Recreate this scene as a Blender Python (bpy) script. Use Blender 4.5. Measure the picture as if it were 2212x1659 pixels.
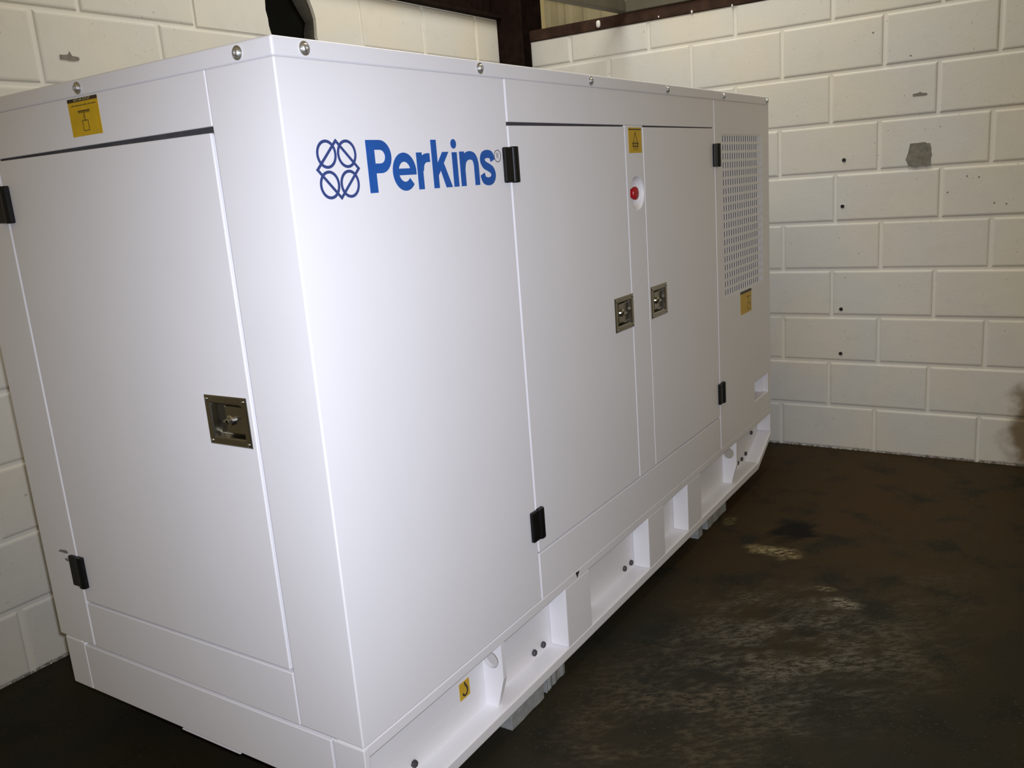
import bpy, bmesh, math, random
from mathutils import Vector, Matrix
random.seed(7)
for o in list(bpy.data.objects):
    bpy.data.objects.remove(o)
SC = bpy.context.scene
COL = SC.collection
PI = math.pi

# ------------------------------------------------------------------ camera
CAM = Vector((-0.9956, -1.0592, 1.2654))
yaw, pitch, roll = 0.58998, -0.22702, -0.07786
fwd = Vector((math.cos(yaw) * math.cos(pitch), math.sin(yaw) * math.cos(pitch), math.sin(pitch)))
rgt = Vector((math.sin(yaw), -math.cos(yaw), 0))
upv = rgt.cross(fwd)
r2 = math.cos(roll) * rgt + math.sin(roll) * upv
u2 = -math.sin(roll) * rgt + math.cos(roll) * upv
cd = bpy.data.cameras.new('camera')
cam = bpy.data.objects.new('camera', cd)
COL.objects.link(cam)
cd.sensor_fit = 'HORIZONTAL'
cd.sensor_width = 36.0
cd.lens = 36.0 * 1874.555 / 2212.0
cd.clip_start = 0.02
m = Matrix((r2, u2, -fwd)).transposed().to_4x4()
m.translation = CAM
cam.matrix_world = m
SC.camera = cam

# ------------------------------------------------------------------ light
SC.view_settings.view_transform = 'Standard'
SC.view_settings.look = 'None'
SC.view_settings.gamma = 1.0
SC.view_settings.exposure = 0.0
SC.view_settings.use_curve_mapping = False

world = bpy.data.worlds.new('world')
SC.world = world
world.use_nodes = True
bg = world.node_tree.nodes['Background']
bg.inputs[0].default_value = (1.0, 0.77, 0.34, 1)      # weak warm daylight from the open side of the shed
bg.inputs[1].default_value = 0.265

# daylight coming down through the roof light over the bay
sd = bpy.data.lights.new('roof_light', 'AREA')
sd.shape = 'RECTANGLE'
sd.size, sd.size_y = 1.8, 1.1
sd.energy = 39.0
sd.color = (1.0, 0.99, 0.95)
sky = bpy.data.objects.new('roof_light', sd)
COL.objects.link(sky)
sky.location = (1.9, 0.3, 3.3)

# the camera's own flash, just above the lens
fd = bpy.data.lights.new('camera_flash', 'SPOT')
fd.energy = 163.0
fd.color = (0.80, 0.85, 1.0)
fd.spot_size = math.radians(90)
fd.spot_blend = 1.0
fd.shadow_soft_size = 0.02
flash = bpy.data.objects.new('camera_flash', fd)
COL.objects.link(flash)
fm = m.copy()
fm.translation = CAM + u2 * 0.045 + r2 * 0.03
flash.matrix_world = fm @ Matrix.Rotation(math.radians(1.0), 4, 'Y') @ Matrix.Rotation(math.radians(-2), 4, 'X')

# ------------------------------------------------------------------ materials
MATS = {}

def new_mat(name):
    mt = bpy.data.materials.new(name)
    mt.use_nodes = True
    MATS[name] = mt
    nt = mt.node_tree
    return mt, nt, nt.nodes['Principled BSDF']

def rgb(c):
    return (c[0], c[1], c[2], 1)

def simple(name, color, rough=0.5, metal=0.0, var=0.06, scale=30.0, bump=0.0, bscale=200.0, spec=0.5):
    mt, nt, b = new_mat(name)
    N, L = nt.nodes, nt.links
    geo = N.new('ShaderNodeNewGeometry')
    no = N.new('ShaderNodeTexNoise')
    no.inputs['Scale'].default_value = scale
    no.inputs['Detail'].default_value = 3
    L.new(geo.outputs['Position'], no.inputs['Vector'])
    rp = N.new('ShaderNodeValToRGB')
    rp.color_ramp.elements[0].position = 0.3
    rp.color_ramp.elements[1].position = 0.7
    rp.color_ramp.elements[0].color = rgb([x * (1 - var) for x in color])
    rp.color_ramp.elements[1].color = rgb([min(1, x * (1 + var)) for x in color])
    L.new(no.outputs['Fac'], rp.inputs['Fac'])
    L.new(rp.outputs['Color'], b.inputs['Base Color'])
    b.inputs['Roughness'].default_value = rough
    b.inputs['Metallic'].default_value = metal
    b.inputs['Specular IOR Level'].default_value = spec
    if bump:
        n2 = N.new('ShaderNodeTexNoise')
        n2.inputs['Scale'].default_value = bscale
        n2.inputs['Detail'].default_value = 2
        L.new(geo.outputs['Position'], n2.inputs['Vector'])
        bp = N.new('ShaderNodeBump')
        bp.inputs['Strength'].default_value = bump
        bp.inputs['Distance'].default_value = 0.002
        L.new(n2.outputs['Fac'], bp.inputs['Height'])
        L.new(bp.outputs['Normal'], b.inputs['Normal'])
    return mt

simple('white_paint', (0.80, 0.785, 0.80), 0.42, var=0.012, scale=5, bump=0.04, bscale=500)
simple('black_plastic', (0.006, 0.006, 0.006), 0.38, var=0.2, spec=0.22)
simple('slot_shade_tone', (0.05, 0.048, 0.055), 0.8, var=0.2)  # dark tone that paints the shade in the door slots
simple('steel', (0.33, 0.31, 0.26), 0.22, metal=1.0, var=0.08, scale=12)
simple('bright_steel', (0.55, 0.55, 0.55), 0.2, metal=1.0, var=0.05)
simple('zinc', (0.62, 0.62, 0.61), 0.42, metal=1.0, var=0.08)
simple('dark_bolt', (0.05, 0.045, 0.05), 0.5, metal=0.3, var=0.2)
simple('blue_ink', (0.012, 0.09, 0.36), 0.45, var=0.08, scale=20)
simple('emblem_ink', (0.035, 0.06, 0.20), 0.45, var=0.1, scale=20)
simple('grey_ink', (0.16, 0.16, 0.18), 0.5, var=0.1)
simple('yellow_vinyl', (0.60, 0.37, 0.008), 0.45, var=0.08, scale=40)
simple('black_ink', (0.035, 0.02, 0.012), 0.5, var=0.15)
simple('pale_ink', (0.62, 0.50, 0.25), 0.5, var=0.1)
simple('red_plastic', (0.40, 0.003, 0.012), 0.35, var=0.08)
simple('dark_foam', (0.22, 0.20, 0.19), 0.9, var=0.2, scale=80)
simple('packer_grey', (0.27, 0.28, 0.27), 0.7, var=0.15, scale=60, bump=0.4, bscale=150)
simple('red_oxide', (0.012, 0.006, 0.004), 0.8, var=0.4, scale=25, bump=0.2, spec=0.08)
simple('rust_beam', (0.040, 0.021, 0.013), 0.8, var=0.4, scale=18, bump=0.2, spec=0.15)
simple('roof_steel', (0.085, 0.075, 0.048), 0.7, var=0.15, scale=10)
simple('cladding_paint', (0.30, 0.25, 0.14), 0.6, var=0.1, scale=8)
simple('raw_cement', (0.20, 0.185, 0.15), 0.9, var=0.2, scale=60, bump=0.5)
simple('hole_dark', (0.02, 0.018, 0.015), 0.9, var=0.3)
simple('unlit_dark', (0.03, 0.032, 0.026), 0.9, var=0.4, scale=4)  # dark tone for the unlit shell behind the wall hole
simple('scuff_grey', (0.22, 0.21, 0.20), 0.8, var=0.3, scale=200)
simple('paint_drip', (0.72, 0.70, 0.64), 0.5, var=0.05)

def math_node(nt, op, a, b=None, clamp=False):
    n = nt.nodes.new('ShaderNodeMath')
    n.operation = op
    n.use_clamp = clamp
    for i, v in enumerate((a, b)):
        if v is None:
            continue
        if isinstance(v, (int, float)):
            n.inputs[i].default_value = v
        else:
            nt.links.new(v, n.inputs[i])
    return n.outputs[0]

def mix_col(nt, fac, a, b):
    n = nt.nodes.new('ShaderNodeMix')
    n.data_type = 'RGBA'
    for s, v in ((n.inputs[0], fac), (n.inputs[6], a), (n.inputs[7], b)):
        if isinstance(v, (int, float)):
            s.default_value = v
        elif isinstance(v, tuple):
            s.default_value = rgb(v)
        else:
            nt.links.new(v, s)
    return n.outputs[2]

def noise(nt, vec, scale, detail=3, rough=0.5):
    n = nt.nodes.new('ShaderNodeTexNoise')
    n.inputs['Scale'].default_value = scale
    n.inputs['Detail'].default_value = detail
    n.inputs['Roughness'].default_value = rough
    nt.links.new(vec, n.inputs['Vector'])
    return n.outputs['Fac']

def smooth(nt, v, lo, hi):
    n = nt.nodes.new('ShaderNodeMapRange')
    n.interpolation_type = 'SMOOTHSTEP'
    nt.links.new(v, n.inputs[0])
    n.inputs[1].default_value = lo
    n.inputs[2].default_value = hi
    return n.outputs[0]

def blob(nt, pos, c, r, soft=0.5, nz=None, amt=0.0):
    """1 inside an ellipsoidal spot of radii r around c, ragged by noise nz"""
    v = nt.nodes.new('ShaderNodeVectorMath'); v.operation = 'SUBTRACT'
    nt.links.new(pos, v.inputs[0]); v.inputs[1].default_value = c
    s = nt.nodes.new('ShaderNodeVectorMath'); s.operation = 'DIVIDE'
    nt.links.new(v.outputs[0], s.inputs[0]); s.inputs[1].default_value = r
    l = nt.nodes.new('ShaderNodeVectorMath'); l.operation = 'LENGTH'
    nt.links.new(s.outputs[0], l.inputs[0])
    d = l.outputs['Value']
    if nz is not None:
        d = math_node(nt, 'ADD', d, math_node(nt, 'MULTIPLY', math_node(nt, 'SUBTRACT', nz, 0.5), amt))
    return math_node(nt, 'SUBTRACT', 1.0, smooth(nt, d, 1.0 - soft, 1.0 + soft * 0.3))

def wall_material(name, base):
    mt, nt, b = new_mat(name)
    N, L = nt.nodes, nt.links
    geo = N.new('ShaderNodeNewGeometry')
    P = geo.outputs['Position']
    inf = N.new('ShaderNodeObjectInfo')
    big = noise(nt, P, 2.2, 3)
    med = noise(nt, P, 14, 4)
    fine = noise(nt, P, 120, 3)
    c = mix_col(nt, smooth(nt, big, 0.35, 0.68), tuple(x * f for x, f in zip(base, (0.97, 0.99, 1.02))), tuple(x * f for x, f in zip(base, (1.04, 1.0, 0.93))))
    c = mix_col(nt, math_node(nt, 'MULTIPLY', smooth(nt, med, 0.5, 0.8), 0.22), c, tuple(x * 0.8 for x in base))
    c = mix_col(nt, math_node(nt, 'MULTIPLY', inf.outputs['Random'], 0.12), c, tuple(x * 0.86 for x in base))
    # fine specks of dirt
    c = mix_col(nt, math_node(nt, 'MULTIPLY', smooth(nt, noise(nt, P, 75, 1), 0.74, 0.80), 0.5), c, (0.2, 0.18, 0.14))
    # brown rusty stain low on the wall
    st = blob(nt, P, (2.86, -0.985, 0.16), (0.3, 0.155, 0.25), 0.4, noise(nt, P, 9, 4), 1.2)
    c = mix_col(nt, math_node(nt, 'MULTIPLY', st, 0.9), c, (0.14, 0.085, 0.02))
    # dirt line along the floor
    sep = N.new('ShaderNodeSeparateXYZ'); L.new(P, sep.inputs[0])
    lim = math_node(nt, 'MULTIPLY', math_node(nt, 'SUBTRACT', noise(nt, P, 60, 5, 0.75), 0.40), 0.07)
    dz = math_node(nt, 'SUBTRACT', lim, sep.outputs[2])
    c = mix_col(nt, math_node(nt, 'MULTIPLY', smooth(nt, dz, -0.002, 0.008), 0.85), c, (0.10, 0.08, 0.05))
    L.new(c, b.inputs['Base Color'])
    b.inputs['Roughness'].default_value = 0.62
    bp = N.new('ShaderNodeBump')
    bp.inputs['Strength'].default_value = 0.35
    bp.inputs['Distance'].default_value = 0.003
    h = math_node(nt, 'ADD', math_node(nt, 'MULTIPLY', med, 0.8), math_node(nt, 'MULTIPLY', fine, 0.4))
    L.new(h, bp.inputs['Height'])
    L.new(bp.outputs['Normal'], b.inputs['Normal'])
    return mt
wall_material('block_paint', (0.66, 0.635, 0.565))
wall_material('joint_paint', (0.73, 0.705, 0.63))

def floor_material():
    mt, nt, b = new_mat('oiled_concrete')
    N, L = nt.nodes, nt.links
    geo = N.new('ShaderNodeNewGeometry')
    P = geo.outputs['Position']
    mp = N.new('ShaderNodeMapping')          # drag marks run across the bay
    mp.inputs['Rotation'].default_value = (0, 0, math.radians(56))
    L.new(P, mp.inputs['Vector'])
    ms = N.new('ShaderNodeMapping')
    ms.inputs['Scale'].default_value = (1.0, 2.3, 1.0)
    L.new(mp.outputs[0], ms.inputs['Vector'])
    S = ms.outputs[0]
    n1 = noise(nt, P, 2.3, 4)
    n2 = noise(nt, P, 6.0, 5, 0.6)
    sc = noise(nt, S, 34, 8, 0.78)
    sf = noise(nt, S, 90, 4, 0.7)
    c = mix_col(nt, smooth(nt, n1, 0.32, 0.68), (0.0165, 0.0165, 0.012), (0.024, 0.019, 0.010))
    # trodden brown dust towards the back wall
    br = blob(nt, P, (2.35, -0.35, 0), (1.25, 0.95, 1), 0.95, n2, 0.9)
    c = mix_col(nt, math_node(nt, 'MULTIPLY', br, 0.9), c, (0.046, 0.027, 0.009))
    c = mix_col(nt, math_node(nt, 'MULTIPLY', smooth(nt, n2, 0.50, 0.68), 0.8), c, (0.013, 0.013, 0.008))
    # worn paler areas, rubbed through in streaks and flecks
    st1 = noise(nt, S, 4.2, 5, 0.65)
    fleck = math_node(nt, 'MULTIPLY', smooth(nt, sc, 0.42, 0.60), smooth(nt, st1, 0.38, 0.60))
    for cc, r, col, k in (((1.14, -0.47, 0), (0.38, 0.34, 1), (0.125, 0.112, 0.085), 0.95),
                          ((0.72, -0.30, 0), (0.42, 0.30, 1), (0.085, 0.066, 0.040), 0.80),
                          ((1.45, -0.75, 0), (0.40, 0.20, 1), (0.075, 0.066, 0.045), 0.40)):
        w = blob(nt, P, cc, r, 0.9, n2, 1.1)
        c = mix_col(nt, math_node(nt, 'MULTIPLY', math_node(nt, 'MULTIPLY', w, fleck), k), c, col)
    # scratches
    s = math_node(nt, 'MULTIPLY', smooth(nt, sf, 0.60, 0.70), smooth(nt, n2, 0.40, 0.60))
    c = mix_col(nt, math_node(nt, 'MULTIPLY', s, 0.55), c, (0.17, 0.155, 0.11))
    # pale spilled cement and dark oil spot
    for cc, r, col, k in (((1.70, -0.255, 0), (0.05, 0.11, 1), (0.30, 0.24, 0.12), 0.9),
                          ((1.43, -0.535, 0), (0.035, 0.055, 1), (0.26, 0.24, 0.17), 0.8),
                          ((1.50, -0.47, 0), (0.02, 0.04, 1), (0.2, 0.18, 0.10), 0.6),
                          ((1.90, -0.03, 0), (0.045, 0.03, 1), (0.16, 0.14, 0.05), 0.7)):
        f = blob(nt, P, cc, r, 0.5, math_node(nt, 'ADD', math_node(nt, 'MULTIPLY', sc, 0.5), math_node(nt, 'MULTIPLY', noise(nt, S, 11, 4), 0.5)), 3.0)
        f = math_node(nt, 'MULTIPLY', f, smooth(nt, sc, 0.42, 0.6))
        c = mix_col(nt, math_node(nt, 'MULTIPLY', f, k), c, col)
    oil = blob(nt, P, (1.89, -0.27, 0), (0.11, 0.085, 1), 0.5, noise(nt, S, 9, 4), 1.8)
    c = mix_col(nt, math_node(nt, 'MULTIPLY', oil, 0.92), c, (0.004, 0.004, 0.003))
    L.new(c, b.inputs['Base Color'])
    b.inputs['Roughness'].default_value = 0.6
    b.inputs['Specular IOR Level'].default_value = 0.08
    bp = N.new('ShaderNodeBump')
    bp.inputs['Strength'].default_value = 0.3
    bp.inputs['Distance'].default_value = 0.004
    L.new(n2, bp.inputs['Height'])
    L.new(bp.outputs['Normal'], b.inputs['Normal'])
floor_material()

# ------------------------------------------------------------------ helpers
def link(name, me, mat, parent=None, loc=(0, 0, 0), rotz=0.0, bevel=0.0, seg=2, smooth_=False):
    o = bpy.data.objects.new(name, me)
    COL.objects.link(o)
    if mat and not me.materials:
        me.materials.append(MATS[mat])
    o.location = loc
    o.rotation_euler = (0, 0, rotz)
    if parent is not None:
        o.parent = parent
        o.matrix_parent_inverse = Matrix.Translation(-Vector(parent.location)) if parent.type == 'EMPTY' else Matrix()
    if bevel:
        md = o.modifiers.new('bevel', 'BEVEL')
        md.width = bevel
        md.segments = seg
        md.limit_method = 'ANGLE'
        md.angle_limit = math.radians(40)
    if smooth_:
        for p in me.polygons:
            p.use_smooth = True
    return o

def finish(bm, name):
    bmesh.ops.remove_doubles(bm, verts=bm.verts, dist=1e-6)
    bmesh.ops.recalc_face_normals(bm, faces=bm.faces)
    me = bpy.data.meshes.new(name)
    bm.to_mesh(me)
    bm.free()
    return me

def add_box(bm, x0, x1, y0, y1, z0, z1):
    v = [bm.verts.new(p) for p in ((x0, y0, z0), (x1, y0, z0), (x1, y1, z0), (x0, y1, z0),
                                   (x0, y0, z1), (x1, y0, z1), (x1, y1, z1), (x0, y1, z1))]
    for f in ((3, 2, 1, 0), (4, 5, 6, 7), (0, 1, 5, 4), (1, 2, 6, 5), (2, 3, 7, 6), (3, 0, 4, 7)):
        bm.faces.new([v[i] for i in f])

def box(name, x0, x1, y0, y1, z0, z1, mat, parent=None, bevel=0.0015):
    bm = bmesh.new()
    add_box(bm, x0, x1, y0, y1, z0, z1)
    return link(name, finish(bm, name), mat, parent, bevel=bevel)

def add_prism(bm, pts, f0, f1):
    """polygon pts (2-D) joined between the maps f0 and f1"""
    a = [bm.verts.new(f0(*p)) for p in pts]
    b = [bm.verts.new(f1(*p)) for p in pts]
    n = len(pts)
    bm.faces.new(a)
    bm.faces.new(b[::-1])
    for i in range(n):
        bm.faces.new((a[i], b[i], b[(i + 1) % n], a[(i + 1) % n]))

def add_disc_stack(bm, prof, f, n=24):
    """lathe: prof = [(radius, depth)...]; f(u, depth, v) maps to space; closed at both ends"""
    rings = []
    for r, d in prof:
        rings.append([bm.verts.new(f(r * math.cos(2 * PI * k / n), d, r * math.sin(2 * PI * k / n))) for k in range(n)])
    for a, b in zip(rings, rings[1:]):
        for k in range(n):
            bm.faces.new((a[k], a[(k + 1) % n], b[(k + 1) % n], b[k]))
    bm.faces.new(rings[0])
    bm.faces.new(rings[-1][::-1])

def ident(u, d, v):
    return (u, d, v)

def grid_panel(bm, u0, u1, z0, z1, holes, t, mp):
    us = sorted(set([u0, u1] + [h[0] for h in holes] + [h[1] for h in holes]))
    zs = sorted(set([z0, z1] + [h[2] for h in holes] + [h[3] for h in holes]))
    def solid(i, j):
        if i < 0 or j < 0 or i >= len(us) - 1 or j >= len(zs) - 1:
            return False
        cu, cz = (us[i] + us[i + 1]) / 2, (zs[j] + zs[j + 1]) / 2
        return not any(h[0] < cu < h[1] and h[2] < cz < h[3] for h in holes)
    V = {}
    def vert(i, j, s):
        k = (i, j, s)
        if k not in V:
            V[k] = bm.verts.new(mp(us[i], t * s, zs[j]))
        return V[k]
    for i in range(len(us) - 1):
        for j in range(len(zs) - 1):
            if not solid(i, j):
                continue
            for s in (0, 1):
                bm.faces.new([vert(i, j, s), vert(i + 1, j, s), vert(i + 1, j + 1, s), vert(i, j + 1, s)])
            for di, dj, a, b in ((-1, 0, (0, 0), (0, 1)), (1, 0, (1, 0), (1, 1)), (0, -1, (0, 0), (1, 0)), (0, 1, (0, 1), (1, 1))):
                if not solid(i + di, j + dj):
                    bm.faces.new([vert(i + a[0], j + a[1], 0), vert(i + b[0], j + b[1], 0), vert(i + b[0], j + b[1], 1), vert(i + a[0], j + a[1], 1)])

def along_y(front):              # faces -y (long side): u = x
    return lambda u, d, z: (u, front + d, z)

def along_x(front):              # faces -x (short end): u = y
    return lambda u, d, z: (front + d, u, z)

def panel(name, mp, u0, u1, z0, z1, parent, holes=(), t=0.022, mat='white_paint', bevel=0.0015, seg=2):
    bm = bmesh.new()
    grid_panel(bm, u0, u1, z0, z1, list(holes), t, mp)
    return link(name, finish(bm, name), mat, parent, bevel=bevel, seg=seg)

def tag(o, label=None, cat=None, kind=None, group=None):
    if label: o['label'] = label
    if cat: o['category'] = cat
    if kind: o['kind'] = kind
    if group: o['group'] = group
    return o

def catmull(pts, n=6):
    P = [pts[0]] + list(pts) + [pts[-1]]
    out = []
    for i in range(1, len(P) - 2):
        p0, p1, p2, p3 = [Vector(p) for p in P[i - 1:i + 3]]
        for k in range(n):
            t = k / n
            out.append(0.5 * (2 * p1 + (p2 - p0) * t + (2 * p0 - 5 * p1 + 4 * p2 - p3) * t * t + (3 * p1 - p0 - 3 * p2 + p3) * t ** 3))
    out.append(Vector(pts[-1]))
    return out

def add_stroke(bm, pts, hw, f0, f1, closed=False):
    """thick flat line through 2-D pts, as a solid strip"""
    P = [Vector(p) for p in pts]
    n = len(P)
    L_, R_ = [], []
    for i in range(n):
        if closed:
            a, b = P[(i - 1) % n], P[(i + 1) % n]
            d1 = (P[i] - a).normalized(); d2 = (b - P[i]).normalized()
        else:
            d1 = (P[i] - P[i - 1]).normalized() if i else (P[1] - P[0]).normalized()
            d2 = (P[i + 1] - P[i]).normalized() if i < n - 1 else d1
        d = (d1 + d2).normalized()
        nrm = Vector((-d.y, d.x))
        k = hw / max(0.35, nrm.dot(Vector((-d1.y, d1.x))))
        L_.append(P[i] + nrm * k); R_.append(P[i] - nrm * k)
    va = [(bm.verts.new(f0(*l)), bm.verts.new(f0(*r)), bm.verts.new(f1(*l)), bm.verts.new(f1(*r))) for l, r in zip(L_, R_)]
    rng = range(n) if closed else range(n - 1)
    for i in rng:
        a, b = va[i], va[(i + 1) % n]
        bm.faces.new((a[0], b[0], b[1], a[1])); bm.faces.new((a[2], a[3], b[3], b[2]))
        bm.faces.new((a[0], a[2], b[2], b[0])); bm.faces.new((a[1], b[1], b[3], a[3]))
    if not closed:
        for a in (va[0], va[-1]):
            bm.faces.new((a[0], a[1], a[3], a[2]))

def text_mesh(txt, size, bold=0.0):
    cu = bpy.data.curves.new('lettering', 'FONT')
    cu.body = txt; cu.size = size; cu.align_x = 'CENTER'; cu.align_y = 'CENTER'
    cu.offset = bold
    o = bpy.data.objects.new('lettering_source', cu)
    COL.objects.link(o)
    dg = bpy.context.evaluated_depsgraph_get()
    me = bpy.data.meshes.new_from_object(o.evaluated_get(dg))
    bpy.data.objects.remove(o)
    me.materials.clear()
    return me

# ------------------------------------------------------------------ setting: floor and block walls
XW, YW = 2.8633, 1.3942
bm = bmesh.new()
add_box(bm, -9.0, 3.1, -9.0, 1.6, -0.15, 0.0)
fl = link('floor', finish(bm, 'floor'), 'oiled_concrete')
tag(fl, 'dark oil-stained concrete floor', kind='structure')

JH = 0.0055           # half joint
def block_mesh(w, h, depth=0.014):
    """block face lying in local x (0..w), z (0..h), front at y=0, softened edges"""
    b = 0.009
    bm_ = bmesh.new()
    rings = [(0, depth), (0, 0.006), (0.0015, 0.003), (0.0045, 0.0009), (b, 0.0)]
    R = []
    for ins, d in rings:
        R.append([bm_.verts.new(p) for p in ((ins, d, ins), (w - ins, d, ins), (w - ins, d, h - ins), (ins, d, h - ins))])
    for a, c in zip(R, R[1:]):
        for k in range(4):
            bm_.faces.new((a[k], a[(k + 1) % 4], c[(k + 1) % 4], c[k]))
    bm_.faces.new(R[-1]); bm_.faces.new(R[0][::-1])
    return finish(bm_, 'block')

bcache = {}
def get_block(w, h):
    k = (round(w, 3), round(h, 3))
    if k not in bcache:
        bcache[k] = block_mesh(*k)
    return bcache[k]

# back wall (faces -x): slab with joints, blocks proud of it; its end leaves the corner to the steel column
WB_END = 1.262
bm = bmesh.new()
add_box(bm, XW + 0.005, XW + 0.20, -3.2, WB_END, 0.0, 1.925)
wb = link('wall_back', finish(bm, 'wall_back'), 'joint_paint')
tag(wb, 'cream painted concrete block wall behind the far end of the generator', kind='structure')
row_shift = {0: 0.012, 1: 0.004, 2: 0.002, 3: -0.006, 4: 0.0, 5: -0.018, 6: 0.013, 7: 0.002, 8: 0.0, 9: -0.002}
for r in range(10):
    z0 = 0.2 * r
    z1 = 0.2 * (r + 1) if r < 9 else 1.93
    off = 0.0429 + row_shift[r] + (0 if r % 2 == 0 else -0.2)
    js = sorted(off + 0.4 * k for k in range(-8, 6))
    js = [j for j in js if -3.2 < j < WB_END]
    edges = [-3.2] + js + [WB_END + JH]
    for a, b_ in zip(edges, edges[1:]):
        w = b_ - a - 2 * JH
        if w < 0.02:
            continue
        o = link('block', get_block(w, z1 - z0 - 2 * JH), 'block_paint', wb,
                 loc=(XW + random.uniform(-0.001, 0.0012), b_ - JH, z0 + JH + random.uniform(-0.001, 0.001)), rotz=-PI / 2)

# left wall (faces -y) with a broken hole at the top
PL = 0.2037
WL_TOP = 2.04
WL_END = 2.786
hole_r = [(1.50, 2.04), (1.524, 1.982), (1.537, 1.95), (1.546, 1.918), (1.545, 1.885), (1.542, 1.852), (1.548, 1.8375)]
hole_rb = [(1.545, 2.07), (1.574, 2.01), (1.590, 1.985), (1.612, 1.955), (1.630, 1.932), (1.616, 1.893), (1.612, 1.8375)]
hole_l = [(1.318, 1.8375), (1.315, 1.845), (1.309, 1.87), (1.309, 1.893), (1.303, 1.92), (1.306, 1.953), (1.296, 2.0), (1.29, 2.04)]
bm = bmesh.new()
Y0, Y1 = YW + 0.005, YW + 0.14
def ladder(bm_, A, B, y0, y1, Ab=None):
    """solid strip between the polylines A and B (same z steps), front at y0, back at y1"""
    Ab = Ab or A
    fa = [bm_.verts.new((x, y0, z)) for x, z in A]
    fb = [bm_.verts.new((x, y0, z)) for x, z in B]
    ka = [bm_.verts.new((x, y1, min(z, WL_TOP))) for x, z in Ab]
    kb = [bm_.verts.new((x, y1, z)) for x, z in B]
    for i in range(len(A) - 1):
        for p, q in ((fa, fb), (ka, kb), (fa, ka), (fb, kb)):
            bm_.faces.new((p[i], q[i], q[i + 1], p[i + 1]))
    for i in (0, -1):
        bm_.faces.new((fa[i], fb[i], kb[i], ka[i]))
HB = 1.8375
add_box(bm, -2.0, 1.27, Y0, Y1, 0, WL_TOP)
add_box(bm, 1.66, WL_END, Y0, Y1, 0, WL_TOP)
add_box(bm, 1.27, 1.66, Y0, Y1, 0, HB)
ladder(bm, hole_l, [(1.27, z) for x, z in hole_l], Y0, Y1)
ladder(bm, hole_r, [(1.66, z) for x, z in hole_r], Y0, Y1, hole_rb)
me = finish(bm, 'wall_left')
me.materials.append(MATS['joint_paint']); me.materials.append(MATS['raw_cement'])
for p in me.polygons:
    c = p.center
    if 1.49 < c.x < 1.64 and c.z > 1.83 and abs(p.normal.y) < 0.9:
        p.material_index = 1
wl = link('wall_left', me, None)
tag(wl, 'cream painted concrete block wall behind the generator, with a broken hole near the top', kind='structure')

def edge_block(A, xb):
    bm_ = bmesh.new()
    ladder(bm_, A, [(xb, z) for x, z in A], YW, YW + 0.014)
    return link('block', finish(bm_, 'block'), 'block_paint', wl)

for r in range(10):
    z0, z1 = PL * r, (PL * (r + 1) if r < 9 else WL_TOP)
    off = 0.09 - 0.005 * r if r % 2 == 0 else 0.195
    js = sorted(off + 0.4 * k for k in range(-5, 9))
    edges = [-2.0] + [j for j in js if -2.0 < j < WL_END - 0.05] + [WL_END + JH]
    for a, b_ in zip(edges, edges[1:]):
        if r == 9 and b_ > 1.28 and a < 1.56:
            continue
        w = b_ - a - 2 * JH
        if w < 0.02:
            continue
        link('block', get_block(w, z1 - z0 - 2 * JH), 'block_paint', wl,
             loc=(a + JH, YW + random.uniform(-0.0008, 0.0012), z0 + JH))
edge_block(hole_l, 0.995 + JH)
edge_block(hole_r, 1.795 - JH)

# dark shell added for the neighbouring bay, closed so the hole stays unlit
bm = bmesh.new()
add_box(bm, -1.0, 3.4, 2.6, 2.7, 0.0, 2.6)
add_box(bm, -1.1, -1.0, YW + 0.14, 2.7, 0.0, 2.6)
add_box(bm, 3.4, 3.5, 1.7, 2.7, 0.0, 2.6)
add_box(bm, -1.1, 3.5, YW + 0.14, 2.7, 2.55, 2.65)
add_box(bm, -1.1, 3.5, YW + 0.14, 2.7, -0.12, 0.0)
ab = link('adjoining_shell', finish(bm, 'adjoining_shell'), 'unlit_dark')
tag(ab, 'dark closed shell added behind the hole in the wall to keep it unlit', kind='structure')

# marks on the back wall
def wall_poly(name, pts, mat, parent, th=0.0015):
    bm_ = bmesh.new()
    add_prism(bm_, pts, lambda y, z: (XW - th, y, z), lambda y, z: (XW + 0.006, y, z))
    return link(name, finish(bm_, name), mat, parent)
def ragged(pts, amp=0.003, n=4):
    out = []
    for i, p in enumerate(pts):
        q = pts[(i + 1) % len(pts)]
        for k in range(n):
            t = k / n
            out.append((p[0] + (q[0] - p[0]) * t + random.uniform(-amp, amp), p[1] + (q[1] - p[1]) * t + random.uniform(-amp, amp)))
    return out
o = wall_poly('cement_patch', ragged([(-0.458, 1.298), (-0.497, 1.301), (-0.533, 1.294), (-0.539, 1.247), (-0.532, 1.207), (-0.48, 1.203), (-0.455, 1.208), (-0.444, 1.236)], 0.003), 'raw_cement', wb)
tag(o, 'grey bare cement patch on the cream wall')
o = wall_poly('cement_chip', ragged([(-0.464, 1.476), (-0.464, 1.484), (-0.486, 1.486), (-0.490, 1.493), (-0.494, 1.486), (-0.516, 1.482), (-0.514, 1.474), (-0.49, 1.473)], 0.0015, 2), 'raw_cement', wb)
bm = bmesh.new()
add_disc_stack(bm, [(0.009, 0.004), (0.012, -0.001), (0.010, -0.002), (0.008, 0.0005)], ident, 16)
rim_me = finish(bm, 'anchor_rim')
bm = bmesh.new()
add_disc_stack(bm, [(0.0078, 0.006), (0.0078, -0.001)], ident, 16)  # solid dark disc, painting the shade inside the hole
plug_me = finish(bm, 'anchor_hole')
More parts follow.
